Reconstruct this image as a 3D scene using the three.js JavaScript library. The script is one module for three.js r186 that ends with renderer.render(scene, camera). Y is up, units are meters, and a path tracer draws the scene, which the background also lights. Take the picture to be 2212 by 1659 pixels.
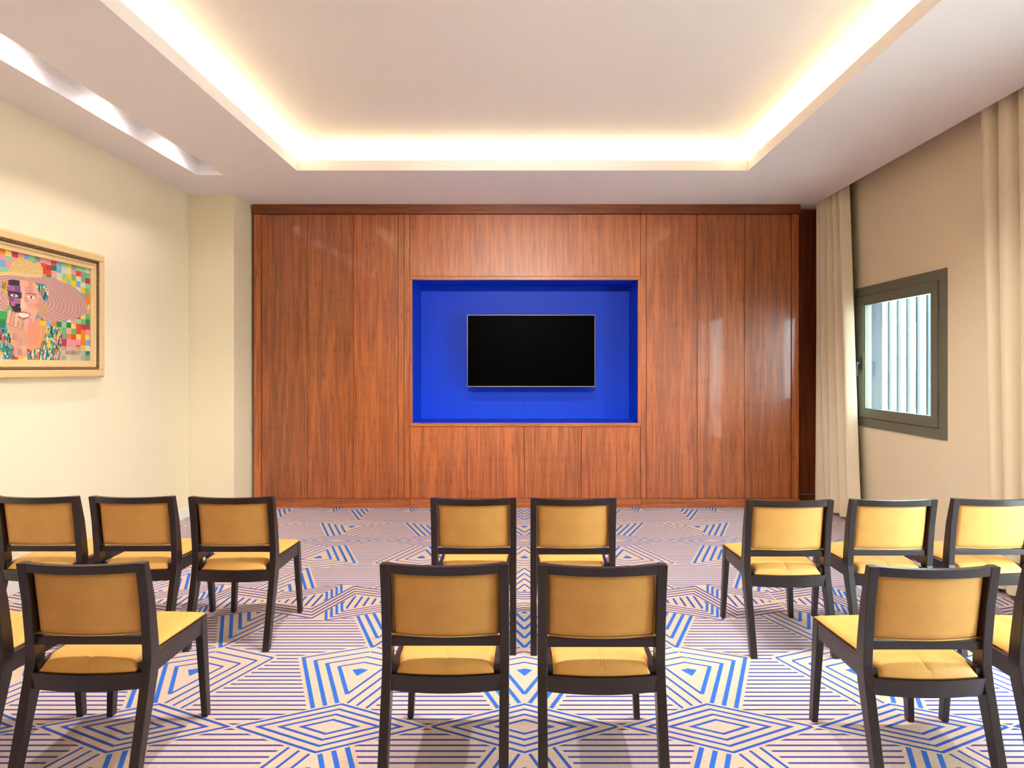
import * as THREE from 'three';
import { RoundedBoxGeometry } from 'three/addons/geometries/RoundedBoxGeometry.js';
import { mergeGeometries } from 'three/addons/utils/BufferGeometryUtils.js';
import { RectAreaLightUniformsLib } from 'three/addons/lights/RectAreaLightUniformsLib.js';

// ------------------------------------------------------------------ camera, sky, exposure
// y up, metres; the camera stands at the origin of the plan, 1.5 m above the carpet, and looks along -z
const scene = new THREE.Scene();
const EYE = 1.5;
const camera = new THREE.PerspectiveCamera(2 * Math.atan(829.5 / 1316) * 180 / Math.PI, 2212 / 1659, 0.05, 200);
camera.position.set(0, EYE, 0);
camera.lookAt(0, EYE, -1);
camera.setViewOffset(2212, 1659, -27, 35.5, 2212, 1659);   // lens shift
camera.updateProjectionMatrix();
scene.background = new THREE.Color().setRGB(0.80, 0.93, 1.0); // even overcast sky
scene.backgroundIntensity = 14.0;
const renderer = new THREE.WebGLRenderer();
renderer.toneMapping = THREE.LinearToneMapping;
renderer.toneMappingExposure = 1.82;
renderer.shadowMap.enabled = true;
RectAreaLightUniformsLib.init();

// sun on the street side only: it stands behind this building and strikes the house opposite
const sun = new THREE.DirectionalLight(0xfff4e6, 14);
sun.position.set(-12, 16, 4); sun.target.position.set(9.5, 1, -14); sun.castShadow = true;
Object.assign(sun.shadow.camera, { left: -25, right: 25, top: 25, bottom: -25, near: 0.5, far: 80 });
scene.add(sun, sun.target);

const COVE = { color: [1, 0.83, 0.47], power: 24 };
const DOWN = { color: [1, 0.925, 0.88], power: 10.5 };
const SLOT = { color: [1, 0.92, 0.95], power: 1.9 };
const SPOT = { color: [1, 0.90, 0.80], power: 75 };

// ------------------------------------------------------------------ dimensions (depth is measured from the camera, away from it)
const ROOM = { left: -3.387, right: 3.30, soffitRight: 3.104, back: 6.54, rear: -2.4, soffit: 3.247, top: 3.49, lip: 0.09 };
const OPEN = { l: -2.02, r: 1.983, far: 5.40, near: -1.2, set: 0.15 };
const SLIT = { l: -2.97, r: -2.735, far: 5.53, near: 0.6 };
const WIN = [{ z0: 4.75, z1: 6.06, y0: 0.93, y1: 2.28 }, { z0: 0.85, z1: 3.2, y0: 0.10, y1: 2.50 }];

// ------------------------------------------------------------------ helpers
let seed = 20177;
const rnd = () => { seed = (seed * 1664525 + 1013904223) >>> 0; return seed / 4294967296; };
const lin = (r, g, b) => new THREE.Color().setRGB(r, g, b);
const taken = {};
function numbered(name) { const n = taken[name] = (taken[name] ?? -1) + 1; return n ? `${name}_${String(n).padStart(3, '0')}` : name; }
function tag(o, label, category, group) {
  o.userData.label = label; o.userData.category = category;
  if (group) o.userData.group = group;
  return o;
}
function thing(name, label, category, pos = [0, 0, 0], group) {
  const o = new THREE.Group(); o.name = numbered(name); o.position.set(...pos); scene.add(o);
  return tag(o, label, category, group);
}
function setting(name, label) {
  const o = new THREE.Group(); o.name = name; scene.add(o);
  o.userData.kind = 'structure'; o.userData.label = label; o.userData.category = name.split('_')[0];
  return o;
}
function part(name, geo, mat, parent) {
  const g = Array.isArray(geo) ? join(geo) : geo;
  const m = new THREE.Mesh(g, mat); m.name = name; m.castShadow = m.receiveShadow = true;
  parent.add(m); return m;
}
function join(list) {
  return mergeGeometries(list.map((g) => {
    const h = g.index ? g.toNonIndexed() : g;
    for (const k of Object.keys(h.attributes)) if (!['position', 'normal', 'uv'].includes(k)) h.deleteAttribute(k);
    return h;
  }));
}
// box from extents in x, y and depth; uv in metres from world position, with an offset
function box(x0, x1, y0, y1, d0, d1, bevel = 0.002, du = 0, dv = 0, turn = false) {
  const w = x1 - x0, h = y1 - y0, d = d1 - d0, r = Math.min(bevel, w / 3, h / 3, d / 3);
  const g = r > 0 ? new RoundedBoxGeometry(w, h, d, 1, r) : new THREE.BoxGeometry(w, h, d);
  g.translate((x0 + x1) / 2, (y0 + y1) / 2, -(d0 + d1) / 2);
  return metreUV(g, du, dv, turn);
}
function metreUV(g, du = 0, dv = 0, turn = false) {
  const p = g.attributes.position, n = g.attributes.normal, uv = new Float32Array(p.count * 2);
  for (let i = 0; i < p.count; i++) {
    const ax = Math.abs(n.getX(i)), ay = Math.abs(n.getY(i)), az = Math.abs(n.getZ(i));
    let u, v;
    if (az >= ax && az >= ay) { u = p.getX(i); v = p.getY(i); } else if (ax >= ay) { u = p.getZ(i); v = p.getY(i); } else { u = p.getX(i); v = p.getZ(i); }
    if (turn) [u, v] = [v, u];
    uv[2 * i] = u + du; uv[2 * i + 1] = v + dv;
  }
  g.setAttribute('uv', new THREE.BufferAttribute(uv, 2));
  return g;
}
// value noise
const HN = new Float32Array(4096); for (let i = 0; i < 4096; i++) HN[i] = rnd();
const hash = (i, j) => HN[((i * 374761 + j * 668265) ^ (i * j * 31)) & 4095];
const sm = (t) => t * t * (3 - 2 * t);
function noise(x, y, px = 0, py = 0) {   // periodic if px, py are given
  const i = Math.floor(x), j = Math.floor(y), fx = sm(x - i), fy = sm(y - j);
  const a = px ? ((i % px) + px) % px : i, b = px ? (a + 1) % px : i + 1, c = py ? ((j % py) + py) % py : j, d = py ? (c + 1) % py : j + 1;
  return (hash(a, c) * (1 - fx) + hash(b, c) * fx) * (1 - fy) + (hash(a, d) * (1 - fx) + hash(b, d) * fx) * fy;
}
function dataTexture(w, h, fill, srgb, ru = 1, rv = 1) {
  const a = new Uint8Array(w * h * 4);
  for (let y = 0; y < h; y++) for (let x = 0; x < w; x++) {
    const c = fill(x / w, y / h, x, y), k = 4 * (y * w + x);
    a[k] = Math.max(0, Math.min(255, c[0])); a[k + 1] = Math.max(0, Math.min(255, c[1])); a[k + 2] = Math.max(0, Math.min(255, c[2])); a[k + 3] = 255;
  }
  const t = new THREE.DataTexture(a, w, h, THREE.RGBAFormat);
  t.wrapS = t.wrapT = THREE.RepeatWrapping; t.magFilter = THREE.LinearFilter; t.minFilter = THREE.LinearFilter;
  if (srgb) t.colorSpace = THREE.SRGBColorSpace;
  t.repeat.set(ru, rv); t.needsUpdate = true;
  return t;
}

// ------------------------------------------------------------------ materials
const grainTex = dataTexture(256, 256, (u, v) => { const n = 128 + 70 * (noise(u * 64, v * 64, 64, 64) - 0.5) + 90 * (noise(u * 128, v * 128, 128, 128) - 0.5); return [n, n, n]; }, false, 1.6, 1.6);
const plaster = (r, g, b) => new THREE.MeshStandardMaterial({ color: lin(r, g, b), roughness: 0.9, bumpMap: grainTex, bumpScale: 0.0006 });
const M = {};
M.wall = plaster(0.85, 0.745, 0.525);
M.ceiling = plaster(0.88, 0.84, 0.84);
M.cove = plaster(0.86, 0.80, 0.75);
M.white = plaster(0.80, 0.78, 0.74);
M.blue = new THREE.MeshPhysicalMaterial({ color: lin(0.002, 0.055, 0.66), roughness: 0.45, specularIntensity: 0.4, bumpMap: grainTex, bumpScale: 0.0003 });

// veneer: straight vertical grain in book-matched flitches, one metre by three
function veneer(light, dark, s) {
  return dataTexture(1024, 1024, (u, v) => {
    const fl = Math.floor(u * 8), inner = (u * 8 - fl), m = fl % 2 ? 1 - inner : inner;           // mirrored neighbours
    const tone = 0.90 + 0.2 * hash(fl + s * 17, 3 + s);
    const warp = 0.95 * (noise(m * 2 + s, v * 4, 0, 4) - 0.5) + 0.25 * (noise(m * 5 + s, v * 9, 0, 9) - 0.5);
    const w = m + warp * 0.18;
    let g = 0.19 + 0.28 * noise(w * 5 + s * 7 + fl * 3, v * 7, 0, 7) + 0.26 * noise(w * 30 + s, v * 9, 0, 9) + 0.30 * noise(w * 90, v * 21, 0, 21);
    const fine = noise(u * 420, v * 24, 420, 24);
    g = Math.pow(g, 1.25) * tone;
    const dash = noise(m * 46 + fl * 13 + s, v * 34, 0, 34), pore = (fine > 0.80 ? 0.10 : 0) + 1.5 * Math.max(0, dash - 0.70);
    const kx = 0.3 + 0.4 * hash(fl + 40, s), ky = hash(fl + 7, s + 9), kd = Math.hypot((m - kx) * 10, (v - ky) * 90);
    const knot = kd < 1.6 ? 0.30 * (1 - kd / 1.6) : 0;
    const t = Math.max(0, Math.min(1, 1.35 * g + 0.12 * (fine - 0.5) - pore - knot + 0.1));
    return [dark[0] + (light[0] - dark[0]) * t, dark[1] + (light[1] - dark[1]) * t, dark[2] + (light[2] - dark[2]) * t];
  }, true, 1, 1 / 3);
}
const woodTex = [veneer([198, 110, 50], [92, 40, 16], 1), veneer([192, 105, 47], [88, 38, 16], 2)];
const wood = (t, k = 1, r = 0.38) => new THREE.MeshPhysicalMaterial({ map: t, color: lin(k, k * 0.98, k * 0.97), roughness: r, clearcoat: 0.28, clearcoatRoughness: 0.06, specularIntensity: 1, ior: 1.65 });
M.panel = [wood(woodTex[0]), wood(woodTex[1]), wood(woodTex[0], 0.88), wood(woodTex[1], 0.82)];
M.trimWood = new THREE.MeshPhysicalMaterial({ map: woodTex[1], color: lin(0.50, 0.44, 0.44), roughness: 0.4, clearcoat: 0.25, clearcoatRoughness: 0.1 });
M.gap = new THREE.MeshStandardMaterial({ color: lin(0.02, 0.010, 0.005), roughness: 0.9 });

const dark = dataTexture(256, 512, (u, v) => { const n = noise(u * 60, v * 6, 60, 6) * 0.6 + noise(u * 128, v * 20, 128, 20) * 0.4, k = 0.75 + 0.5 * n; return [33 * k, 22 * k, 20 * k]; }, true, 4, 1.2);
M.chairWood = new THREE.MeshPhysicalMaterial({ map: dark, roughness: 0.36, clearcoat: 0.3, clearcoatRoughness: 0.25 });
const hideTex = dataTexture(256, 256, (u, v) => { const n = 0.95 + 0.05 * noise(u * 6, v * 6, 6, 6) + 0.04 * noise(u * 90, v * 90, 90, 90); return [226 * n, 171 * n, 91 * n]; }, true, 3, 3);
const hideBump = dataTexture(256, 256, (u, v) => { const n = 255 * (0.5 * noise(u * 70, v * 70, 70, 70) + 0.5 * noise(u * 128, v * 128, 128, 128)); return [n, n, n]; }, false, 5, 5);
M.hide = new THREE.MeshPhysicalMaterial({ map: hideTex, roughness: 0.5, bumpMap: hideBump, bumpScale: 0.0003, specularIntensity: 0.6 });
M.seam = new THREE.MeshStandardMaterial({ color: lin(0.62, 0.40, 0.12), roughness: 0.7 });

// ------------------------------------------------------------------ carpet: one repeat of the woven pattern, 0.815 m by 2.74 m, mirrored at the centre line of the room
const PX = 0.815, PZ = 2.74, PPM = 2046 / PZ;
function carpetTexture() {
  const W = Math.round(PX * PPM), H = 2046, cv = document.createElement('canvas'); cv.width = W; cv.height = H;
  const c = cv.getContext('2d');
  const BEIGE = '#d8c0ac', PALE = '#d8c4bb', THIN = '#3b3f92', MID = '#2c55bd', BOLD = '#2b6bd2';
  c.fillStyle = PALE; c.fillRect(0, 0, W, H);
  const z0 = 1.0;                                  // depth at the lower edge of the tile
  const X = (x) => x * PPM, Y = (z) => H - (z - z0) * PPM;
  const poly = (pts) => { c.beginPath(); pts.forEach(([x, z], i) => (i ? c.lineTo(X(x), Y(z)) : c.moveTo(X(x), Y(z)))); c.closePath(); };
  const line = (pts, w, col) => { c.beginPath(); pts.forEach(([x, z], i) => (i ? c.lineTo(X(x), Y(z)) : c.moveTo(X(x), Y(z)))); c.lineWidth = w * PPM; c.strokeStyle = col; c.stroke(); };
  const halo = (pts, w = 0.03) => { poly(pts); c.lineWidth = w * PPM; c.lineJoin = 'miter'; c.strokeStyle = BEIGE; c.stroke(); c.fillStyle = BEIGE; c.fill(); };
  c.lineJoin = 'miter'; c.lineCap = 'butt'; c.miterLimit = 12;
  // ground of even cross lines
  const N = 76; for (let i = 0; i < N; i++) { c.fillStyle = THIN; const y = (i + 0.5) / N * H; c.fillRect(0, y, W, 0.0105 * PPM); }
  const kite = (x, cz, apex, shoulder, half, low, dir, scales, up) => {     // dir: side of the bold bars; up: turned half round
    const s = up ? -1 : 1, P = (k, cx2, cz2) => [x + s * cx2 * k, cz + s * (cz2) * k];
    halo([P(1.04, 0, apex), P(1.04, half, shoulder), P(1.04, 0, low), P(1.04, -half, shoulder)]);
    for (const k of scales) {
      if (k < 0.13) { poly([P(k, 0, apex), P(k, half, shoulder), P(k, 0, low * 0.6), P(k, -half, shoulder)]); c.fillStyle = BOLD; c.fill(); continue; }
      line([P(k, half * dir, shoulder), P(k, 0, apex), P(k, -half * dir, shoulder)], 0.011, MID);
      line([P(k, -half * dir, shoulder), P(k, 0, low)], 0.0125, MID);
      const a = P(k, half * dir, shoulder), b = P(k, 0, low); line([[a[0], a[1] + s * 0.006], b], 0.019, BOLD);
    }
  };
  const A = 2.545, B = 3.912, C = A + PZ;
  for (let rz = -2; rz <= 1; rz++) for (let k = -1; k <= 2; k++) {
    const x = k * PX, a = A + rz * PZ, b = B + rz * PZ;
    kite(x, a + 0.46, 0.27, 0.145, 0.33, -0.58, 1, [1, 0.785, 0.57, 0.355, 0.12], false);
    kite(x, 2 * b - (a + 0.46), 0.27, 0.145, 0.33, -0.58, 1, [1, 0.785, 0.57, 0.355, 0.12], true);
    kite(x, a + 1.19, 0.16, 0.03, 0.235, -0.47, 1, [1, 0.76, 0.52, 0.28, 0.08], false);
    kite(x, 2 * b - (a + 1.19), 0.16, 0.03, 0.235, -0.47, 1, [1, 0.76, 0.52, 0.28, 0.08], true);
  }
  for (let rz = -2; rz <= 1; rz++) for (let k = -1; k <= 2; k++) {
    // plain diamonds
    const x = k * PX, a = A + rz * PZ, D = (s) => [[x - 0.39 * s, a], [x, a + 0.17 * s], [x + 0.39 * s, a], [x, a - 0.17 * s]];
    halo(D(1.02), 0.028);
    for (const s of [1, 0.765, 0.53, 0.295]) { poly(D(s)); c.lineWidth = 0.0125 * PPM; c.strokeStyle = MID; c.stroke(); }
  }
  for (let rz = -2; rz <= 1; rz++) for (let k = -1; k <= 2; k++) {
    // crossing ribbons of four lines with hatched lenses between
    const x = (k + 0.5) * PX, b = B + rz * PZ, h = PX / 2, q = ([u, v]) => [x + u, b + v], n = ([u, v]) => [x - u, b - v];
    const pk = (i) => [-0.05 - 0.017 * i, 0.265 - 0.045 * i], st = (i) => [-h, 0.145 - 0.037 * i];
    const co = (j) => [-0.10 + 0.019 * j, -0.165 - 0.043 * j], sj = (j) => [-h, -0.025 - 0.037 * j];
    halo([q(st(0)), q(pk(0)), n(co(3)), n(sj(3)), n(st(0)), n(pk(0)), q(co(3)), q(sj(3))], 0.02);
    for (const f of [q, n]) {
      c.save(); poly([[-h + 0.03, 0.004], [-0.115, 0.095], [-0.06, -0.02], [-0.118, -0.128]].map(f)); c.clip();
      for (let i = 0; i < 8; i++) { const u = -h + 0.055 + 0.048 * i; line([f([u, -0.2]), f([u, 0.2])], 0.015, MID); }
      c.restore();
    }
    for (let j = 0; j < 4; j++) {
      line([q(sj(j)), q(co(j))], 0.011, THIN); line([n(sj(j)), n(co(j))], 0.011, THIN);
      line([q(co(j)), n(co(3 - j))], 0.016, BOLD);
    }
    poly([pk(0), [0.10, -0.13], [0.05, -0.265], pk(3)].map(q)); c.lineWidth = 0.02 * PPM; c.strokeStyle = BEIGE; c.stroke(); c.fillStyle = BEIGE; c.fill();
    for (let i = 0; i < 4; i++) { const v = pk(3 - i); line([q(st(i)), q(pk(i)), n(v), n(st(3 - i))], 0.0125, THIN); }
  }
  // pile: slight unevenness of the yarn
  const im = c.getImageData(0, 0, W, H), d = im.data;
  for (let y = 0; y < H; y++) for (let i = 0; i < W; i++) {
    const f = 0.90 + 0.14 * hash(i, y) + 0.05 * (noise(i / 5, y / 5) - 0.5) , m = 4 * (y * W + i);
    d[m] *= f; d[m + 1] *= f; d[m + 2] *= f;
  }
  c.putImageData(im, 0, 0);
  const t = new THREE.CanvasTexture(cv); t.colorSpace = THREE.SRGBColorSpace; t.wrapS = t.wrapT = THREE.RepeatWrapping; t.magFilter = THREE.LinearFilter;
  return t;
}
const pileBump = dataTexture(256, 256, (u, v, x, y) => { const n = 255 * (0.6 * hash(x, y) + 0.4 * noise(u * 100, v * 100, 100, 100)); return [n, n, n]; }, false, 3.2, 10.7);
M.carpet = new THREE.MeshStandardMaterial({ map: carpetTexture(), roughness: 1.0, bumpMap: pileBump, bumpScale: 0.0015 });

// ------------------------------------------------------------------ floor
{
  const f = setting('floor', 'beige carpet woven with blue diamonds and kites');
  const x0 = ROOM.left - 0.2, x1 = ROOM.right + 0.1, n0 = -ROOM.rear + 0.2, n1 = -7.0, pos = [], uv = [], nor = [], idx = [];
  for (const z of [n0, n1]) for (const x of [x0, 0, x1]) { pos.push(x, 0, z); uv.push(Math.abs(x) / PX, (-z - 1.0) / PZ); nor.push(0, 1, 0); }
  for (const i of [0, 1]) idx.push(i, i + 1, i + 4, i, i + 4, i + 3);
  const g = new THREE.BufferGeometry(); g.setAttribute('position', new THREE.Float32BufferAttribute(pos, 3)); g.setAttribute('normal', new THREE.Float32BufferAttribute(nor, 3)); g.setAttribute('uv', new THREE.Float32BufferAttribute(uv, 2)); g.setIndex(idx);
  part('carpet', g, M.carpet, f);
  part('slab', box(x0, x1, -0.15, -0.004, -n0, -n1, 0), M.white, f);
}

// ------------------------------------------------------------------ walls
const BACK = ROOM.back, TOP = ROOM.top + 0.12;
{
  const w = setting('wall_left', 'cream plaster wall with a corner pilaster');
  part('plaster', [box(ROOM.left - 0.2, ROOM.left, 0, TOP, 2.34, 7.2, 0), box(ROOM.left - 0.2, ROOM.left, 0, TOP, ROOM.rear - 0.2, -0.06, 0), box(ROOM.left - 0.2, ROOM.left, 2.24, TOP, -0.06, 2.34, 0)], M.wall, w);
  part('pilaster', box(ROOM.left, -2.935, 0, TOP, 6.15, 6.66, 0.004), M.wall, w);
  const b = setting('baseboard_left', 'low cream painted skirting along the left wall');
  part('board', [box(ROOM.left, ROOM.left + 0.014, 0, 0.10, 2.40, 6.15, 0.003), box(ROOM.left, -2.921, 0, 0.10, 6.136, 6.15, 0.003), box(-2.935, -2.921, 0, 0.10, 6.15, 6.54, 0.003)], M.white, b);
}
{
  const d = setting('door_1', 'dark stained double door in the left wall');
  part('frame', [box(ROOM.left - 0.06, ROOM.left + 0.02, 0, 2.24, -0.06, 0.02), box(ROOM.left - 0.06, ROOM.left + 0.02, 0, 2.24, 2.26, 2.34), box(ROOM.left - 0.06, ROOM.left + 0.02, 2.16, 2.24, 0.02, 2.26)], M.trimWood, d);
  for (const [a, b, h] of [[0.025, 1.137, 1.06], [1.143, 2.255, 1.22]]) {
    const leaf = part('door_leaf', box(ROOM.left - 0.05, ROOM.left - 0.005, 0.01, 2.155, a, b, 0.003, rnd()), M.trimWood, d);
    part('handle', box(ROOM.left - 0.005, ROOM.left + 0.04, 0.98, 1.16, h - 0.012, h + 0.012, 0.005), new THREE.MeshStandardMaterial({ color: lin(0.5, 0.5, 0.5), metalness: 1, roughness: 0.35 }), leaf);
  }
}
{
  const w = setting('wall_rear', 'cream plaster wall behind the seats');
  part('plaster', box(ROOM.left - 0.2, ROOM.right + 0.25, 0, TOP, ROOM.rear - 0.2, ROOM.rear, 0), M.wall, w);
}
{
  const w = setting('wall_right', 'cream plaster wall with windows'), X0 = ROOM.right, X1 = ROOM.right + 0.25, g = [];
  let at = ROOM.rear;
  for (const o of [WIN[1], WIN[0]]) {
    g.push(box(X0, X1, 0, TOP, at, o.z0, 0), box(X0, X1, 0, o.y0, o.z0, o.z1, 0), box(X0, X1, o.y1, TOP, o.z0, o.z1, 0));
    at = o.z1;
  }
  g.push(box(X0, X1, 0, TOP, at, 7.2, 0));
  part('plaster', g, M.wall, w);
  const b = setting('baseboard_right', 'dark wooden skirting along the right wall');
  part('board', box(X0 - 0.014, X0, 0, 0.08, 3.21, 6.73, 0.003), M.trimWood, b);
}

// ------------------------------------------------------------------ wood-panelled wall with the blue niche
const px = (x) => (x - 1133) / 201.2, py = (y) => EYE - (y - 794) / 201.2;   // survey marks on the panelled wall, 201.2 to the metre
const NICHE = { x0: px(891), x1: px(1377.5), y0: py(913.5), y1: py(605), depth: 0.54 };
{
  const w = setting('wall_back', 'glossy walnut-veneered panel wall around a blue niche'), F = BACK, G = 0.0022;
  const pan = (x0, x1, y0, y1, k, front = F, name = 'panel', thick = 0.022) => part(name, box(px(x0) + G, px(x1) - G, py(y1) + G, py(y0) - G, front, front + thick, 0.002, rnd() * 3, rnd() * 3), M.panel[k % 4], w);
  const bottom = 1077;
  // dark core behind the joints
  part('core', [box(px(549), NICHE.x0 - 0.021, 0, ROOM.soffit, F + 0.018, F + 0.2, 0), box(NICHE.x1 + 0.021, px(1726), 0, ROOM.soffit, F + 0.018, F + 0.2, 0),
    box(NICHE.x0, NICHE.x1, NICHE.y1 + 0.012, ROOM.soffit, F + 0.018, F + 0.2, 0), box(NICHE.x0, NICHE.x1, 0, NICHE.y0 - 0.012, F + 0.018, F + 0.2, 0)], M.gap, w);
  part('plaster', [box(ROOM.left - 0.2, ROOM.right + 0.25, 0, TOP, 7.16, 7.3, 0), box(-3.4, ROOM.right, ROOM.soffit, TOP, F, 7.16, 0)], M.white, w);
  // outer posts
  pan(549, 565, 463, bottom, 0, F - 0.012, 'post', 0.034); pan(1709, 1725, 463, bottom, 1, F - 0.012, 'post', 0.034);
  // tall panels
  [[565, 664], [664, 763], [763, 860]].forEach(([a, b], i) => pan(a, b, 463, bottom, [3, 2, 1][i]));
  [[860, 872.5], [872.5, 885.5]].forEach(([a, b], i) => pan(a, b, 463, bottom, i, F, 'stile'));
  pan(1383.5, 1396, 463, bottom, 1, F, 'stile');
  [[1396, 1506], [1506, 1608], [1608, 1709]].forEach(([a, b], i) => pan(a, b, 463, bottom, [1, 2, 3][i]));
  // above and below the niche
  pan(885.5, 1383.5, 463, 597.5, 0);
  [[885.5, 1009], [1009, 1133], [1133, 1256], [1256, 1383.5]].forEach(([a, b], i) => pan(a, b, 921, bottom, [0, 1, 2, 1][i]));
  // niche frame
  for (const [a, b, c, d, n, t] of [[885.5, 1383.5, 597.5, 605, 'niche_frame', true], [885.5, 1383.5, 913.5, 921, 'niche_frame', true], [885.5, 891, 605, 913.5, 'niche_frame', false], [1377.5, 1383.5, 605, 913.5, 'niche_frame', false]])
    part(n, box(px(a), px(b), py(d), py(c), F - 0.014, F + 0.03, 0.003, rnd(), rnd(), t), M.panel[0], w);
  // header and plinth with the grain lying
  for (const [a, b] of [[548, 886], [886, 1384], [1384, 1727]]) {
    part('header', box(px(a) + 0.001, px(b) - 0.001, py(463) + 0.001, ROOM.soffit, F - 0.03, F + 0.03, 0.003, rnd() * 3, rnd() * 3, true), M.trimWood, w);
    part('plinth', box(px(a) + 0.001, px(b) - 0.001, 0.001, py(bottom) - 0.001, F - 0.014, F + 0.03, 0.003, rnd() * 3, rnd() * 3, true), M.panel[1], w);
  }
  // set-back return beside the curtain
  part('panel', box(px(1724), ROOM.right, 0.10, ROOM.soffit - 0.11, F + 0.20, F + 0.225, 0.002, rnd(), rnd()), M.trimWood, w);
  part('header', box(px(1724), ROOM.right, ROOM.soffit - 0.108, ROOM.soffit, F + 0.19, F + 0.225, 0.002, rnd(), rnd(), true), M.trimWood, w);
  part('plinth', box(px(1724), ROOM.right, 0.001, 0.098, F + 0.19, F + 0.225, 0.002, rnd(), rnd(), true), M.trimWood, w);
  part('return', box(px(1724) - 0.022, px(1724), 0.001, ROOM.soffit, F + 0.022, F + 0.2, 0.002, rnd(), rnd()), M.trimWood, w);
  // niche lining
  const b = F + NICHE.depth, { x0, x1, y0, y1 } = NICHE, mid = px(1133.5);
  part('niche_back', box(x0, mid - 0.0006, y0, y1, b, b + 0.02, 0.001), M.blue, w); part('niche_back', box(mid + 0.0006, x1, y0, y1, b, b + 0.02, 0.001), M.blue, w);
  part('niche_backing', box(x0, x1, y0, y1, b + 0.021, b + 0.03, 0), M.blue, w);
  part('niche_side', box(x0 - 0.02, x0, y0, y1, F + 0.03, b, 0), M.blue, w); part('niche_side', box(x1, x1 + 0.02, y0, y1, F + 0.03, b, 0), M.blue, w);
  part('niche_top', box(x0 - 0.02, x1 + 0.02, y1, y1 + 0.011, F + 0.03, b, 0), M.blue, w); part('niche_shelf', box(x0 - 0.02, x1 + 0.02, y0 - 0.011, y0, F + 0.03, b, 0), M.blue, w);
}

// ------------------------------------------------------------------ ceiling: dropped soffit, lit tray and light slot
{
  const c = setting('ceiling', 'off-white dropped ceiling with a lit tray and a light slot');
  const rect = (p, x0, x1, a, b) => { p.moveTo(x0, a); p.lineTo(x1, a); p.lineTo(x1, b); p.lineTo(x0, b); p.closePath(); return p; };
  const s = rect(new THREE.Shape(), ROOM.left - 0.1, ROOM.soffitRight, ROOM.rear - 0.1, BACK);
  s.holes.push(rect(new THREE.Path(), OPEN.l, OPEN.r, OPEN.near, OPEN.far), rect(new THREE.Path(), SLIT.l, SLIT.r, SLIT.near, SLIT.far));
  const g = new THREE.ExtrudeGeometry(s, { depth: ROOM.lip, bevelEnabled: false }); g.rotateX(-Math.PI / 2); g.translate(0, ROOM.soffit, 0);
  part('soffit', metreUV(g), M.ceiling, c);
  part('tray', box(ROOM.left - 0.2, ROOM.right + 0.25, ROOM.top, TOP, ROOM.rear - 0.2, BACK, 0), M.cove, c);
  const l = OPEN.l - OPEN.set, r = OPEN.r + OPEN.set, f = OPEN.far + OPEN.set, n = OPEN.near - OPEN.set, y0 = ROOM.soffit + ROOM.lip;
  part('tray_side', [box(l - 0.05, l, y0, ROOM.top, n, f, 0), box(r, r + 0.05, y0, ROOM.top, n, f, 0), box(l - 0.05, r + 0.05, y0, ROOM.top, f, f + 0.05, 0), box(l - 0.05, r + 0.05, y0, ROOM.top, n - 0.05, n, 0)], M.cove, c);
  part('slot_side', [box(SLIT.l - 0.03, SLIT.l, y0, ROOM.top, SLIT.near - 0.03, SLIT.far + 0.03, 0), box(SLIT.r, SLIT.r + 0.03, y0, ROOM.top, SLIT.near - 0.03, SLIT.far + 0.03, 0),
    box(SLIT.l, SLIT.r, y0, ROOM.top, SLIT.far, SLIT.far + 0.03, 0), box(SLIT.l, SLIT.r, y0, ROOM.top, SLIT.near - 0.03, SLIT.near, 0)], M.white, c);
}

// ------------------------------------------------------------------ lamps
function glow(color, k) { return new THREE.MeshStandardMaterial({ color: lin(0.9, 0.9, 0.9), emissive: lin(...color), emissiveIntensity: k, roughness: 0.6 }); }
{
  const y = ROOM.soffit + ROOM.lip, gm = glow(COVE.color, 4), prof = new THREE.MeshStandardMaterial({ color: lin(0.6, 0.6, 0.6), metalness: 0.8, roughness: 0.5 });
  const runs = [['left', OPEN.l - 0.10, 0, OPEN.near, OPEN.far, 'warm light strip behind the left lip of the ceiling tray'], ['right', OPEN.r + 0.10, 0, OPEN.near, OPEN.far, 'warm light strip behind the right lip of the ceiling tray'],
    ['far', 0, OPEN.far + 0.10, OPEN.l, OPEN.r, 'warm light strip of the ceiling tray beside the panelled wall'], ['near', 0, OPEN.near - 0.10, OPEN.l, OPEN.r, 'warm light strip of the ceiling tray behind the viewer']];
  for (const [side, x, d, a, b, label] of runs) {
    const along = side === 'left' || side === 'right', L = b - a, mid = (a + b) / 2;
    const o = thing('light_strip', label, 'light strip', along ? [x, y, -mid] : [mid, y, -d], 'light strips of the ceiling tray');
    const sx = along ? 0.024 : L, sz = along ? L : 0.024;
    part('channel', new THREE.BoxGeometry(sx, 0.008, sz).translate(0, 0.0041, 0), prof, o);
    part('diffuser', new THREE.BoxGeometry(sx * (along ? 0.8 : 1), 0.004, sz * (along ? 1 : 0.8)).translate(0, 0.0102, 0), gm, o);
    const light = new THREE.RectAreaLight(lin(...COVE.color), COVE.power, along ? 0.024 : L, along ? L : 0.024);
    light.position.set(0, 0.014, 0); light.rotation.x = Math.PI / 2; o.add(light);
  }
}
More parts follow.
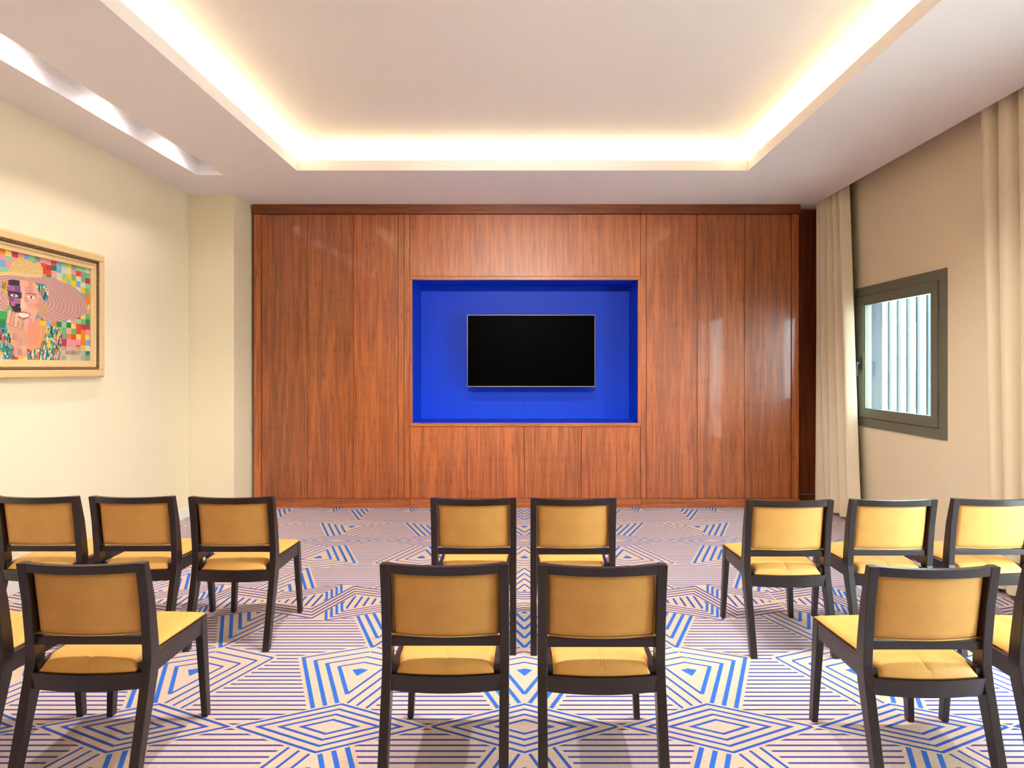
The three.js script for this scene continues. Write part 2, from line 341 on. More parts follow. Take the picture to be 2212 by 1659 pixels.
function downlight(x, d, y, size, label, name, group, spec, angle, soft, aim) {
  const o = thing(name, label, 'downlight', [x, y, -d], group);
  part('trim_ring', new THREE.LatheGeometry([[0.72, 0], [1, 0], [1, -0.06], [0.8, -0.1], [0.72, -0.02], [0.72, 0]].map(([a, b]) => new THREE.Vector2(a * size, b * size)), 24), new THREE.MeshStandardMaterial({ color: lin(0.7, 0.7, 0.7), metalness: 0.3, roughness: 0.4 }), o);
  part('lamp_lens', new THREE.CylinderGeometry(size * 0.71, size * 0.71, 0.004, 24).translate(0, -0.0021, 0), glow(spec.color, 2), o);
  const s = new THREE.SpotLight(lin(...spec.color), spec.power, 0, angle, name === 'downlight' ? 0.25 : name === 'spotlight' ? 0.8 : 1, 2);
  s.position.set(0, -0.012, 0); aim ? s.target.position.set(aim[0] - x, aim[1] - y, aim[2] + d) : s.target.position.set(0, -2, 0); s.castShadow = true; s.shadow.radius = soft; o.add(s, s.target);
}
const across = ['left', 'middle', 'right'];
[-1.05, 0, 1.05].forEach((x, i) => downlight(x, 2.95, ROOM.top, 0.06, `recessed ceiling downlight above the seat rows, ${across[i]} one of three`, 'downlight', 'tray downlights', DOWN, 1.25, 2.5));
downlight(-0.1, -1.5, ROOM.soffit, 0.06, 'tilted ceiling spotlight behind the viewer, aimed at the television niche', 'spotlight', null, SPOT, 0.28, 1.5, [0, 1.85, -6.6]);
[5.09, 4.30, 3.51, 2.72, 1.93, 1.14].forEach((d, i) => downlight(-2.80, d, ROOM.top, 0.04, `small downlight in the ceiling slot, ${['first', 'second', 'third', 'fourth', 'fifth', 'sixth'][i]} from the panelled wall`, 'slot_downlight', 'slot downlights', SLOT, 1.2, 2));

// ------------------------------------------------------------------ windows
M.frame = new THREE.MeshStandardMaterial({ color: lin(0.17, 0.185, 0.13), roughness: 0.45, metalness: 0.1 });
M.glass = new THREE.MeshPhysicalMaterial({ color: lin(0.94, 0.98, 0.98), roughness: 0, transmission: 1, thickness: 0, ior: 1.5 });
M.stone = plaster(0.050, 0.066, 0.085);
M.black = new THREE.MeshStandardMaterial({ color: lin(0.02, 0.025, 0.022), roughness: 0.45 });
function ring(x0, x1, o, a, b) {      // rectangular ring of an opening, from inset a to inset b
  return [box(x0, x1, o.y0 + a, o.y0 + b, o.z0 + a, o.z1 - a), box(x0, x1, o.y1 - b, o.y1 - a, o.z0 + a, o.z1 - a), box(x0, x1, o.y0 + b, o.y1 - b, o.z0 + a, o.z0 + b), box(x0, x1, o.y0 + b, o.y1 - b, o.z1 - b, o.z1 - a)];
}
WIN.forEach((o, k) => {
  const w = setting(`window_${k + 1}`, k ? 'tall olive metal glazed door beside the seats' : 'olive metal casement window with a handle'), X = ROOM.right;
  part('frame', ring(X - 0.012, X + 0.08, o, 0, 0.085), M.frame, w);
  part('outer_reveal', ring(X + 0.081, X + 0.252, o, -0.0005, 0.014), M.stone, w);
  const leaves = k ? [{ ...o, z1: (o.z0 + o.z1) / 2 + 0.085 }, { ...o, z0: (o.z0 + o.z1) / 2 - 0.085 }] : [o];
  for (const q of leaves) {
    const s = part('sash', ring(X - 0.024, X + 0.06, q, 0.090, 0.165), M.frame, w);
    part('glazing_bead', ring(X - 0.014, X + 0.03, q, 0.1655, 0.178), M.frame, s);
    part('pane', new THREE.BoxGeometry(0.002, q.y1 - q.y0 - 0.34, q.z1 - q.z0 - 0.34).translate(X + 0.02, (q.y0 + q.y1) / 2, -(q.z0 + q.z1) / 2), M.glass, s);
    if (!k) {
      const hy = (o.y0 + o.y1) / 2 - 0.06, hz = o.z1 - 0.125;
      part('handle', [box(X - 0.036, X - 0.0245, hy - 0.06, hy + 0.06, hz - 0.015, hz + 0.015, 0.004), box(X - 0.066, X - 0.036, hy - 0.012, hy + 0.012, hz - 0.01, hz + 0.01, 0.004), box(X - 0.072, X - 0.056, hy - 0.13, hy + 0.014, hz - 0.011, hz + 0.011, 0.005)], M.black, s);
      for (const y of [o.y0 + 0.28, o.y1 - 0.28]) part('hinge', new THREE.CylinderGeometry(0.009, 0.009, 0.09, 10).translate(X - 0.026, y, -(o.z0 + 0.088)), M.frame, s);
    }
  }
});

// ------------------------------------------------------------------ outside
{
  const fin = new THREE.MeshStandardMaterial({ color: lin(0.06, 0.085, 0.10), roughness: 0.7 });
  const o = thing('louvre_screen', 'row of dark vertical metal fins outside the window', 'screen', [3.80, 0, 0]);
  for (let z = 6.34; z > 5.0; z -= 0.152) part('fin', new THREE.BoxGeometry(0.026, 3.2, 0.028).translate(0, 1.9, -z), fin, o);
  for (const z of [4.92]) part('post', new THREE.BoxGeometry(0.04, 3.55, 0.03).translate(0, 1.725, -z), fin, o);
  for (const y of [0.36, 3.44]) part('rail', new THREE.BoxGeometry(0.03, 0.05, 1.54).translate(0, y, -5.675), fin, o);
  const p = thing('exterior_pier', 'blue-grey masonry pier outside the far end of the window', 'pier');
  part('masonry', box(3.56, 3.784, 0, 3.6, 6.46, 7.2, 0.01), M.stone, p);
  const f = thing('neighbouring_building', 'bright white building seen through the window fins', 'building', [9.5, 0, 0]), wm = plaster(0.72, 0.72, 0.70), gl = new THREE.MeshStandardMaterial({ color: lin(0.045, 0.06, 0.066), roughness: 0.3 });
  part('facade', new THREE.BoxGeometry(0.5, 8, 26).translate(0.25, 4, -14), wm, f);
  for (let z = 3; z < 26; z += 1.9) for (const [y, h] of [[0.5, 0.95], [2.6, 1.3], [5.3, 1.3]]) {
    const q = part('window', new THREE.BoxGeometry(0.06, h + 0.1, 1.2).translate(-0.03, y + h / 2, -z), wm, f);
    part('pane', new THREE.BoxGeometry(0.02, h, 1.06).translate(-0.066, y + h / 2, -z), gl, q);
  }
  for (const y of [1.95, 4.6]) { part('balcony_slab', new THREE.BoxGeometry(0.5, 0.35, 26).translate(-0.25, y, -14), wm, f); }
  const g = setting('ground', 'pale paving outside'); g.userData.category = 'ground';
  part('paving', box(3.6, 30, -0.2, -0.05, -20, 40, 0), plaster(0.5, 0.5, 0.48), g);
}

// ------------------------------------------------------------------ curtains
const weave = dataTexture(128, 128, (u, v, x, y) => { const n = 255 * (0.5 + 0.25 * Math.sin(x * Math.PI / 2) + 0.25 * Math.sin(y * Math.PI / 2)); return [n, n, n]; }, false, 12, 12);
M.curtain = new THREE.MeshPhysicalMaterial({ color: lin(0.90, 0.79, 0.57), roughness: 0.95, bumpMap: weave, bumpScale: 0.0004, sheen: 0.3, sheenRoughness: 0.6, transmission: 0.10, thickness: 0 });
function curtain(label, top, bottom, folds, phase, s) {   // top, bottom: [far depth, near depth]
  const o = thing('curtain', label, 'curtain', [0, 0, 0], 'curtains at the window');
  const U = folds * 16, V = 40, y0 = 0.035, y1 = 3.42, pos = [], uv = [], idx = [];
  const at = (i, j, side) => {
    const u = i / U, v = j / V, y = y0 + (y1 - y0) * v;
    const a = bottom[0] + (top[0] - bottom[0]) * v, b = bottom[1] + (top[1] - bottom[1]) * Math.pow(v, 0.8);
    const w = u + 0.018 * Math.sin(u * 9 + s + v * 2.5) * (1 - v * 0.6);
    const t = w * folds * 2 * Math.PI + phase + 0.5 * Math.sin(v * 3 + u * 11 + s);
    const amp = (0.040 + 0.030 * (1 - v)) * (0.75 + 0.5 * noise(u * folds + s, v * 2));
    const x = 3.185 + amp * (Math.sin(t) + 0.22 * Math.sin(2 * t + 1 + s)) + side, z = -(a + (b - a) * w) + 0.012 * Math.cos(t) * (1 + 0.5 * (1 - v));
    return [x, y, z];
  };
  for (const side of [-0.002, 0.002]) for (let j = 0; j <= V; j++) for (let i = 0; i <= U; i++) { pos.push(...at(i, j, side)); uv.push(i / U * 1.6, j / V * 3.4); }
  const n = (U + 1) * (V + 1), q = (a, b, c, d) => idx.push(a, b, c, a, c, d);
  for (let j = 0; j < V; j++) for (let i = 0; i < U; i++) { const a = j * (U + 1) + i, b = a + 1, c = a + U + 2, d = a + U + 1; q(a, d, c, b); q(n + a, n + b, n + c, n + d); }
  for (let j = 0; j < V; j++) for (const i of [0, U]) { const a = j * (U + 1) + i, d = a + U + 1; i ? q(a, d, n + d, n + a) : q(a, n + a, n + d, d); }
  for (let i = 0; i < U; i++) { q(i, i + 1, n + i + 1, n + i); const a = V * (U + 1) + i; q(a, n + a, n + a + 1, a + 1); }
  const g = new THREE.BufferGeometry(); g.setAttribute('position', new THREE.Float32BufferAttribute(pos, 3)); g.setAttribute('uv', new THREE.Float32BufferAttribute(uv, 2)); g.setIndex(idx); g.computeVertexNormals();
  part('cloth', g, M.curtain, o);
  part('heading_tape', box(3.175, 3.195, 3.42, 3.445, top[1], top[0], 0.002), M.curtain, o);
}
curtain('cream curtain gathered between the panelled wall and the window', [6.62, 6.03], [6.60, 5.78], 5, 0.6, 1.3);
curtain('cream curtain drawn back on the near side of the window, cut by the picture edge', [4.235, 3.36], [4.15, 3.28], 6, 2.0, 4.1);
{
  const r = thing('curtain_track', 'pale curtain track in the ceiling pocket by the windows', 'curtain track');
  part('rail', box(3.17, 3.20, 3.446, 3.489, 0.2, 6.7, 0.002), M.white, r);
}

// ------------------------------------------------------------------ television
{
  const d = 6.78, s = 1316 / d, x0 = (1009 - 1133) / s, x1 = (1285.5 - 1133) / s, y1 = EYE + (794 - 680) / s, y0 = EYE + (794 - 836) / s;
  const t = thing('television', 'black flat television mounted in the blue niche', 'television', [(x0 + x1) / 2, y0, -d]);
  const w = (x1 - x0) / 2, h = y1 - y0, metal = new THREE.MeshStandardMaterial({ color: lin(0.20, 0.19, 0.18), metalness: 1, roughness: 0.35 });
  const black = new THREE.MeshStandardMaterial({ color: lin(0.01, 0.01, 0.01), roughness: 0.5 });
  part('housing', box(-w + 0.004, w - 0.004, 0.004, h - 0.004, 0.012, 0.05, 0.004), black, t);
  part('bezel', [box(-w, w, 0, 0.011, -0.002, 0.02, 0.002), box(-w, w, h - 0.007, h, -0.002, 0.02, 0.002), box(-w, -w + 0.007, 0.011, h - 0.007, -0.002, 0.02, 0.002), box(w - 0.007, w, 0.011, h - 0.007, -0.002, 0.02, 0.002)], metal, t);
  part('screen', box(-w + 0.007, w - 0.007, 0.011, h - 0.007, 0.002, 0.012, 0), new THREE.MeshPhysicalMaterial({ color: lin(0.0006, 0.0006, 0.0006), roughness: 0.35, specularIntensity: 0.02 }), t);
  part('wall_bracket', [box(-0.2, 0.2, h / 2 - 0.15, h / 2 + 0.15, 0.05, 0.07), box(-0.05, 0.05, h / 2 - 0.06, h / 2 + 0.06, 0.07, 0.275), box(-0.15, 0.15, h / 2 - 0.15, h / 2 + 0.15, 0.275, 0.299)], black, t);
}

// ------------------------------------------------------------------ framed painting
function paintingTexture() {
  const cv = document.createElement('canvas'); cv.width = 1150; cv.height = 716;
  const c = cv.getContext('2d'), pal = ['#e8502a', '#f5d020', '#1f8a4c', '#9fd6a0', '#f3b49a', '#7fb6e6', '#f08a24', '#efe2b8', '#c23a55', '#74c27a', '#8fa3a0', '#f7e27a', '#f2a0a8', '#d9e2cc'];
  const path = (p) => { c.beginPath(); p.forEach(([x, y], i) => (i ? c.lineTo(x, y) : c.moveTo(x, y))); c.closePath(); };
  const fill = (p, col) => { path(p); c.fillStyle = col; c.fill(); };
  for (let x = -10; x < 1160; x += 48) for (let y = -8; y < 720; y += 40) { c.fillStyle = pal[Math.floor(rnd() * pal.length)]; c.fillRect(x + rnd() * 8, y + rnd() * 8, 52, 46); }
  c.globalAlpha = 0.72; c.fillStyle = '#d3c6b4'; c.fillRect(850, 610, 250, 106); c.globalAlpha = 1; c.fillStyle = '#b9a99c'; c.fillRect(0, 470, 330, 246);
  c.fillStyle = '#3fae5a'; c.fillRect(200, 400, 190, 60); c.fillStyle = '#1f8a4c'; c.fillRect(180, 455, 200, 55);
  const crown = [[405, 135], [418, 96], [453, 61], [507, 40], [572, 36], [620, 51], [658, 41], [683, 68], [688, 130], [563, 140]];
  const brim = [[60, 260], [120, 205], [220, 170], [316, 158], [405, 139], [563, 133], [678, 123], [800, 129], [930, 151], [1020, 181], [1091, 232], [1127, 279], [1103, 350], [1043, 385], [930, 415], [800, 433], [698, 437], [649, 406], [581, 244], [401, 223], [396, 377], [366, 401], [316, 384], [180, 350], [90, 310]];
  fill(crown, '#eccb86'); fill(brim, '#d3a29b');
  c.save(); path(brim); c.clip(); c.lineWidth = 2;
  for (let k = 0; k < 26; k++) { c.strokeStyle = k % 2 ? '#7b5a86' : '#f0c6b4'; c.lineWidth = k % 2 ? 3 : 5; c.setLineDash([7, 4 + k % 3]); c.beginPath(); c.ellipse(560, 300, 120 + k * 18, 60 + k * 6, 0.05, 0, 7); c.stroke(); }
  c.restore(); c.setLineDash([]);
  c.save(); path(crown); c.clip(); for (let k = 0; k < 260; k++) { c.fillStyle = k % 3 ? '#c79a58' : '#f6e3a8'; c.fillRect(400 + rnd() * 290, 30 + rnd() * 110, 6, 3); } c.restore();
  fill([[60, 250], [200, 170], [316, 158], [405, 137], [563, 131], [678, 121], [678, 138], [563, 152], [401, 163], [316, 182], [180, 205]], '#f3d492');
  // sitter
  const face = [[401, 194], [444, 185], [535, 179], [620, 186], [649, 236], [658, 312], [649, 375], [610, 432], [563, 474], [526, 484], [480, 428], [444, 394], [409, 353], [396, 282]];
  fill([[553, 475], [610, 440], [649, 422], [668, 467], [718, 479], [698, 558], [658, 622], [581, 655], [544, 589]], '#f0a184');
  fill(face, '#f0b592');
  c.save(); path(face); c.clip();
  for (let x = 390; x < 670; x += 34) for (let y = 176; y < 490; y += 36) { c.globalAlpha = 0.55; c.fillStyle = ['#f2a58a', '#f7cda8', '#e58a7e', '#f1b7c0', '#f4c08a', '#d98fa6'][Math.floor(rnd() * 6)]; c.fillRect(x + rnd() * 6, y + rnd() * 6, 36, 38); }
  c.globalAlpha = 1;
  const darks = [[398, 186, 90, 44, '#3a2f45'], [400, 226, 44, 40, '#a86aa8'], [446, 222, 50, 46, '#8c4f92'], [398, 262, 108, 42, '#41354d'], [402, 300, 44, 44, '#7f4f86'], [444, 304, 52, 40, '#b0708f'], [408, 342, 92, 58, '#2f2738'], [420, 330, 34, 30, '#c46f9c']];
  for (const [x, y, w, h, col] of darks) { c.fillStyle = col; c.fillRect(x, y, w, h); }
  c.restore();
  fill([[508, 290], [520, 290], [542, 360], [520, 374], [492, 366]], '#f6d3ae');
  for (const [x, y, w] of [[446, 291, 30], [584, 286, 34]]) { c.fillStyle = '#f7efe0'; c.beginPath(); c.ellipse(x, y, w, 9, 0, 0, 7); c.fill(); c.fillStyle = '#2b2a2a'; c.beginPath(); c.arc(x, y, 8, 0, 7); c.fill(); c.lineWidth = 4; c.strokeStyle = '#4a3038'; c.beginPath(); c.ellipse(x, y - 14, w + 8, 12, 0, 3.4, 6.0); c.stroke(); }
  fill([[458, 400], [516, 389], [581, 397], [563, 429], [516, 449], [476, 432]], '#d2604c'); fill([[470, 404], [516, 398], [572, 402], [556, 424], [514, 432], [482, 422]], '#fbf6ee');
  // scarf, earring, necklace
  const strokes = (p, n, cols) => { c.save(); path(p); c.clip(); const xs = p.map((q) => q[0]), ys = p.map((q) => q[1]), x0 = Math.min(...xs), x1 = Math.max(...xs), y0 = Math.min(...ys), y1 = Math.max(...ys); c.fillStyle = cols[0]; c.fillRect(x0, y0, x1 - x0, y1 - y0); for (let i = 0; i < n; i++) { const x = x0 + rnd() * (x1 - x0), y = y0 + rnd() * (y1 - y0), l = 16 + rnd() * 34, w = 5 + rnd() * 9, k = rnd() - 0.5; c.fillStyle = cols[Math.floor(rnd() * cols.length)]; c.beginPath(); c.moveTo(x, y); c.lineTo(x + w, y + 4); c.lineTo(x + w + k * 20, y + l); c.lineTo(x + k * 20 - 4, y + l - 6); c.fill(); } c.restore(); };
  const bright = ['#2b9aa8', '#f2d23a', '#1d6f86', '#8fd0d8', '#e9784a', '#2f8f5a', '#27324f', '#f6e9b6', '#f2d23a', '#f4f0d8', '#d0506a'];
  strokes([[624, 181], [698, 183], [738, 217], [733, 273], [708, 307], [668, 264], [639, 222]], 60, bright); strokes([[356, 213], [396, 195], [401, 267], [383, 298], [352, 258]], 14, ['#e8a43a', '#2f8f5a', '#f2d23a', '#c23a2a']);
  c.lineWidth = 9; c.strokeStyle = '#e2b23a'; c.beginPath(); c.ellipse(688, 364, 34, 40, 0, 0, 7); c.stroke();
  strokes([[553, 664], [678, 622], [708, 527], [728, 462], [779, 471], [843, 487], [859, 534], [843, 716], [553, 716]], 420, bright);
  strokes([[230, 560], [316, 520], [341, 511], [392, 515], [427, 579], [462, 696], [366, 716], [240, 716]], 260, bright);
  c.fillStyle = '#eebf3c'; [[658, 428], [663, 462], [668, 496], [672, 529], [668, 558], [656, 586], [636, 608], [610, 624], [586, 629], [563, 629]].forEach(([x, y], i, a) => { for (let t = 0; t < 1; t += 0.25) { const n = a[i + 1] ?? a[i]; c.beginPath(); c.arc(x + (n[0] - x) * t, y + (n[1] - y) * t, 6, 0, 7); c.fill(); } });
  // hand at the chin with four fingers
  fill([[383, 487], [400, 440], [489, 460], [530, 506], [544, 551], [553, 694], [453, 696], [427, 557]], '#e6ab8f');
  c.lineCap = 'round'; [[398, 470, 412, 398], [426, 480, 440, 408], [456, 486, 466, 414], [492, 500, 500, 450]].forEach(([a, b, x, y], i) => { c.lineWidth = 30; c.strokeStyle = '#6d4a55'; c.beginPath(); c.moveTo(a, b); c.lineTo(x, y); c.stroke(); c.lineWidth = 26; c.strokeStyle = ['#f0c09c', '#e8ab90', '#f2c6a4', '#eab294'][i]; c.beginPath(); c.moveTo(a, b); c.lineTo(x, y); c.stroke(); });
  for (const [x, y, col] of [[430, 540, '#b98a9c'], [470, 570, '#c79aa0'], [500, 620, '#f2c2a6'], [470, 640, '#b77f98']]) { c.globalAlpha = 0.6; c.fillStyle = col; c.fillRect(x, y, 40, 44); } c.globalAlpha = 1;
  c.fillStyle = '#1c1c1c'; c.font = 'italic 33px sans-serif'; c.fillText('NOERS K7', 890, 668);
  const t = new THREE.CanvasTexture(cv); t.colorSpace = THREE.SRGBColorSpace; t.magFilter = THREE.LinearFilter;
  return t;
}
{
  // local: x runs along the wall towards the panelled wall, y up, z out of the wall
  const W = 1.15, H = 0.716, o = thing('framed_painting', 'colourful painting of a woman in a wide straw hat, cream frame', 'painting', [ROOM.left, 1.55 - 0.13, -(4.725 - W / 2)]);
  o.rotation.y = Math.PI / 2;
  const cream = new THREE.MeshPhysicalMaterial({ color: lin(0.74, 0.53, 0.25), roughness: 0.4, clearcoat: 0.2 }), brown = new THREE.MeshStandardMaterial({ color: lin(0.10, 0.045, 0.02), roughness: 0.5 }), bead = new THREE.MeshStandardMaterial({ color: lin(0.22, 0.11, 0.05), roughness: 0.35 });
  const y0 = 0.13, rim = (a, b, z0, z1, r) => [box(-W / 2 - b, W / 2 + b, y0 - b, y0 - a, -z1, -z0, r), box(-W / 2 - b, W / 2 + b, y0 + H + a, y0 + H + b, -z1, -z0, r), box(-W / 2 - b, -W / 2 - a, y0 - a, y0 + H + a, -z1, -z0, r), box(W / 2 + a, W / 2 + b, y0 - a, y0 + H + a, -z1, -z0, r)];
  part('backing', box(-W / 2 - 0.1, W / 2 + 0.1, y0 - 0.1, y0 + H + 0.1, -0.012, -0.001, 0), brown, o);
  part('frame', [...rim(0.066, 0.118, 0.001, 0.052, 0.008), ...rim(0.100, 0.128, 0.001, 0.040, 0.006)], cream, o);
  part('inner_moulding', [...rim(-0.002, 0.030, 0.012, 0.030, 0.004), ...rim(0.028, 0.048, 0.012, 0.036, 0.005)], cream, o);
  const rope = part('rope_border', rim(0.048, 0.066, 0.012, 0.040, 0.003), brown, o), beads = [], b0 = 0.057;
  const bd = (x, y) => beads.push(new THREE.SphereGeometry(0.0075, 6, 4).translate(x, y, 0.041));
  for (let x = -W / 2 - b0; x <= W / 2 + b0; x += 0.0165) { bd(x, y0 - b0); bd(x, y0 + H + b0); }
  for (let y = y0 - b0 + 0.016; y < y0 + H + b0 - 0.01; y += 0.0165) { bd(-W / 2 - b0, y); bd(W / 2 + b0, y); }
  part('bead_row', beads, bead, rope).userData.kind = 'stuff';
  const cg = new THREE.BoxGeometry(W, H, 0.006).translate(0, y0 + H / 2, 0.016);
  part('canvas', cg, new THREE.MeshStandardMaterial({ map: paintingTexture(), color: lin(0.78, 0.74, 0.70), roughness: 0.7 }), o);
}

// ------------------------------------------------------------------ chairs
// local: x across, y up, z towards the rear of the chair; origin under the rear posts
function loft(nu, nv, f) {     // closed slab: f(u, v, side) -> [x, y, z], u and v in -1..1, side -1 or 1
  const pos = [], uv = [], idx = [], n = (nu + 1) * (nv + 1);
  for (const s of [-1, 1]) for (let j = 0; j <= nv; j++) for (let i = 0; i <= nu; i++) { const p = f(i / nu * 2 - 1, j / nv * 2 - 1, s); pos.push(...p); uv.push(p[0], p[1] + p[2]); }
  const q = (a, b, c, d) => idx.push(a, b, c, a, c, d);
  for (let j = 0; j < nv; j++) for (let i = 0; i < nu; i++) { const a = j * (nu + 1) + i, b = a + 1, c = b + nu + 1, d = c - 1; q(a, d, c, b); q(n + a, n + b, n + c, n + d); }
  for (let i = 0; i < nu; i++) { q(i, i + 1, n + i + 1, n + i); const a = nv * (nu + 1) + i; q(a, n + a, n + a + 1, a + 1); }
  for (let j = 0; j < nv; j++) { const a = j * (nu + 1), d = a + nu + 1; q(a, n + a, n + d, d); const e = a + nu, h = e + nu + 1; q(e, h, n + h, n + e); }
  const g = new THREE.BufferGeometry(); g.setAttribute('position', new THREE.Float32BufferAttribute(pos, 3)); g.setAttribute('uv', new THREE.Float32BufferAttribute(uv, 2)); g.setIndex(idx);
  return g;
}
const soft = (g) => { g.computeVertexNormals(); return g; };
const hard = (g) => { const h = g.toNonIndexed(); h.computeVertexNormals(); return h; };
const ease = (a, b, t) => { const k = Math.max(0, Math.min(1, (t - a) / (b - a))); return sm(k); };   // also falls, with a above b
function makeChair() {
  const c = new THREE.Group(), HW = 0.2285, PW = 0.034;
  // rear posts run from the floor to the top rail
  const rear = [[0.100, 0], [0.052, 0.20], [0.012, 0.37], [0.000, 0.44], [0.004, 0.52], [0.018, 0.66], [0.042, 0.8006]], front = [[0.016, 0.8006], [-0.020, 0.66], [-0.040, 0.52], [-0.048, 0.44], [-0.038, 0.37], [0.014, 0.20], [0.070, 0]];
  const sh = new THREE.Shape([...rear, ...front].map(([x, y]) => new THREE.Vector2(x, y)));
  for (const s of [-1, 1]) {
    const g = new THREE.ExtrudeGeometry(sh, { depth: PW - 0.005, bevelEnabled: true, bevelSize: 0.0022, bevelThickness: 0.0025, bevelSegments: 1 });
    g.rotateY(-Math.PI / 2); g.translate(s > 0 ? HW - 0.0025 : -HW + PW - 0.0025, 0.0022, 0);
    part('rear_leg', metreUV(g), M.chairWood, c);
  }
  // front legs taper to the inside and back
  for (const s of [-1, 1]) {
    const g = new RoundedBoxGeometry(PW, 0.432, 0.046, 1, 0.003), p = g.attributes.position; g.translate(0, 0.216, 0);
    for (let i = 0; i < p.count; i++) { const k = 1 - Math.min(1, p.getY(i) / 0.36), x = p.getX(i), z = p.getZ(i); p.setX(i, -PW / 2 + (x + PW / 2) * (1 - 0.27 * k) - 0.016 * (1 - Math.min(1, p.getY(i) / 0.43))); p.setZ(i, -0.023 + (z + 0.023) * (1 - 0.33 * k)); }
    if (s > 0) { g.scale(-1, 1, 1); const ix = g.index; if (ix) for (let i = 0; i < ix.count; i += 3) { const t = ix.getX(i); ix.setX(i, ix.getX(i + 1)); ix.setX(i + 1, t); } else { const a = p.array, nn = g.attributes.normal.array; for (let i = 0; i < a.length; i += 9) for (let k = 0; k < 3; k++) { [a[i + k], a[i + 3 + k]] = [a[i + 3 + k], a[i + k]]; [nn[i + k], nn[i + 3 + k]] = [nn[i + 3 + k], nn[i + k]]; } } }
    g.computeVertexNormals(); g.translate(s * (0.2005 - PW / 2), 0, -0.417);
    part('front_leg', metreUV(g), M.chairWood, c);
  }
  for (const s of [-1, 1]) part('side_rail', box(s > 0 ? 0.174 : -0.199, s > 0 ? 0.199 : -0.174, 0.362, 0.431, 0.004, 0.396, 0.002, 0, 0, true), M.chairWood, c);
  part('front_rail', box(-0.168, 0.168, 0.362, 0.431, 0.412, 0.437, 0.002, 0, 0, true), M.chairWood, c);
  const IW = HW - PW + 0.006;
  const bow = (u) => 1 - u * u;
  part('rear_rail', metreUV(hard(loft(14, 1, (u, v, s) => [u * IW, 0.372 + 0.029 * v, -0.004 + 0.024 * bow(u) + 0.014 * s]))), M.chairWood, c);
  part('top_rail', metreUV(hard(loft(16, 1, (u, v, s) => [u * IW, v < 0 ? 0.770 : 0.805 - 0.003 * bow(u), 0.030 + (v > 0 ? 0.0005 : -0.006) + 0.026 * bow(u) + 0.011 * s]))), M.chairWood, c);
  part('lower_back_rail', box(-IW, IW, 0.494, 0.524, 0.006, 0.032, 0.002, 0, 0, true), M.chairWood, c);
  // upholstered back, bowed and leaning
  const pad = part('backrest', soft(loft(28, 18, (u, v, s) => {
    const y = 0.6525 + 0.1205 * v, r = Math.pow(Math.max(0, 1 - Math.pow(Math.abs(u), 24)) * Math.max(0, 1 - Math.pow(Math.abs(v), 18)), 0.4);
    return [u * (HW - PW - 0.0015), y, -0.030 + 0.034 * ((y - 0.53) / 0.24) + 0.026 * bow(u) + s * (0.004 + 0.012 * r)];
  })), M.hide, c);
  part('piping', new THREE.TubeGeometry(new THREE.CatmullRomCurve3([-1, -0.5, 0, 0.5, 1].map((u) => new THREE.Vector3(u * (HW - PW - 0.006), 0.5335, -0.018 + 0.026 * bow(u)))), 20, 0.003, 5), M.seam, pad);
  // cushion: notched round the rear posts, rolled edge at the rear, seam down the middle
  const D = (v) => 0.221 - 0.221 * v - 0.006;                       // v = 1 is the rear edge
  const top = (u, v) => { const d = D(v); return 0.449 + 0.008 * (1 - u * u) * (1 - 0.5 * v * v) - 0.0035 * Math.exp(-u * u * 900) - 0.030 * Math.pow(Math.max(0, 1 - (d + 0.006) / 0.075), 2.2) - 0.010 * Math.pow(Math.max(0, 1 - (0.436 - d) / 0.03), 2); };
  const halfw = (d) => 0.174 + (0.195 - 0.174) * ease(0.04, 0.44, d);
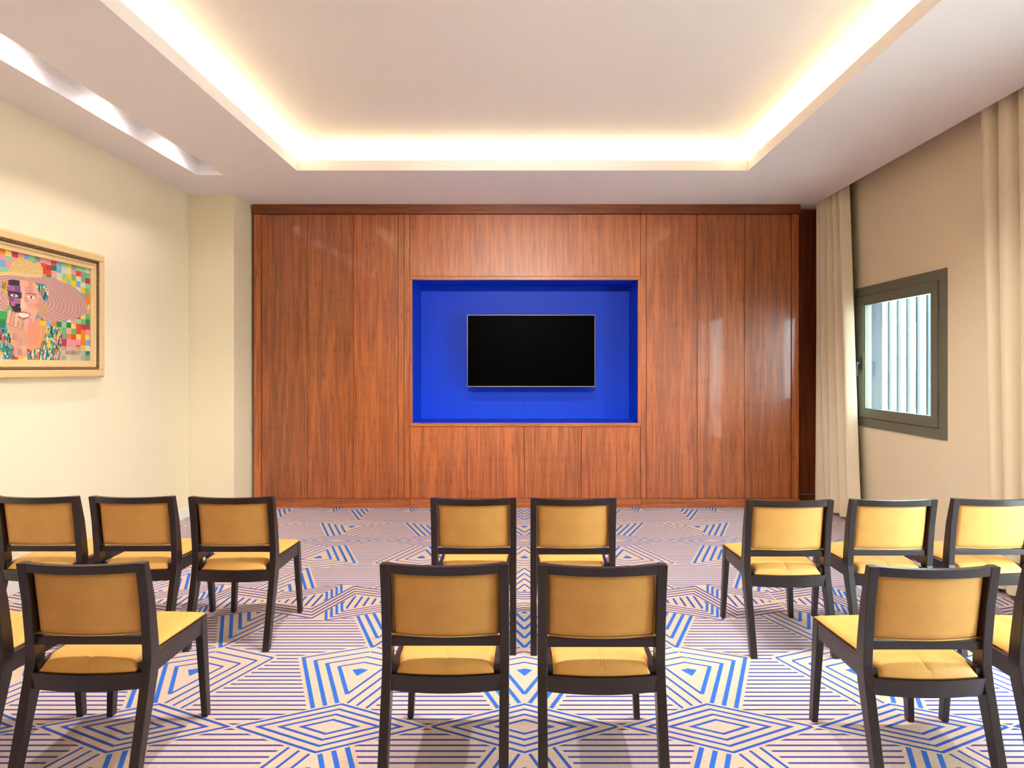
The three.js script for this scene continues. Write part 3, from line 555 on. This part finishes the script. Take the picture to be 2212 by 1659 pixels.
  const seat = part('seat', soft(loft(40, 44, (u, v, s) => {
    const vv = v, d = D(vv), e = Math.pow(Math.max(0, 1 - Math.pow(Math.abs(u), 16)) * Math.max(0, 1 - Math.pow(Math.abs(v), 26)), 0.5);
    const base = 0.4325 - 0.0305 * (1 - ease(0.03, 0.05, d)), t = top(u, vv);
    return [u * halfw(d), s < 0 ? base : Math.max(base + 0.002, base + 0.006 + (t - base - 0.006) * e), -d + 0.016 * bow(u) * ease(0.06, 0, d)];
  })), M.hide, c);
  const pts = []; for (let v = -0.98; v <= 0.985; v += 0.06) pts.push(new THREE.Vector3(0, top(0, v) + 0.0006, -D(v) + 0.016 * ease(0.06, 0, D(v))));
  part('seam', new THREE.TubeGeometry(new THREE.CatmullRomCurve3(pts), 40, 0.0011, 5), M.seam, seat);
  return c;
}
const proto = makeChair();
function chair(x, depth, turn, label, group) {
  const o = proto.clone(); o.name = numbered('side_chair'); o.position.set(x, 0, -depth); o.rotation.y = turn; scene.add(o);
  tag(o, label, 'chair', group);
}
const near = 'chairs of the nearer row', far = 'chairs of the farther row';
chair(-2.115, 2.205, 0, 'mustard chair of the nearer row cut by the left picture edge', near);
chair(-1.578, 2.205, 0, 'whole mustard chair at the left end of the nearer row, dark brown frame', near);
chair(-0.284, 2.195, 0, 'nearer-row mustard chair left of the centre line, back to the viewer', near);
chair(0.276, 2.185, 0, 'nearer-row mustard chair right of the centre line, back to the viewer', near);
chair(1.432, 2.165, 0, 'whole mustard chair at the right end of the nearer row, dark brown frame', near);
chair(1.985, 2.165, 0, 'mustard chair of the nearer row cut by the right picture edge', near);
chair(-2.642, 3.325, 0, 'leftmost mustard chair of the farther row, by the left wall', far);
chair(-2.122, 3.325, 0, 'second mustard chair from the left wall in the farther row', far);
chair(-1.580, 3.315, 0, 'third mustard chair from the left wall in the farther row', far);
chair(-0.272, 3.275, 0, 'farther-row mustard chair in the middle pair, the left one below the television', far);
chair(0.260, 3.270, 0, 'farther-row mustard chair in the middle pair, the right one below the television', far);
chair(1.395, 3.235, 0, 'farther-row mustard chair with its left side open to the right aisle', far);
chair(1.950, 3.250, 0, 'farther-row mustard chair under the window, second from the right edge', far);
chair(2.500, 3.265, 0, 'rightmost mustard chair of the farther row, beside the near curtain', far);

renderer.render(scene, camera);
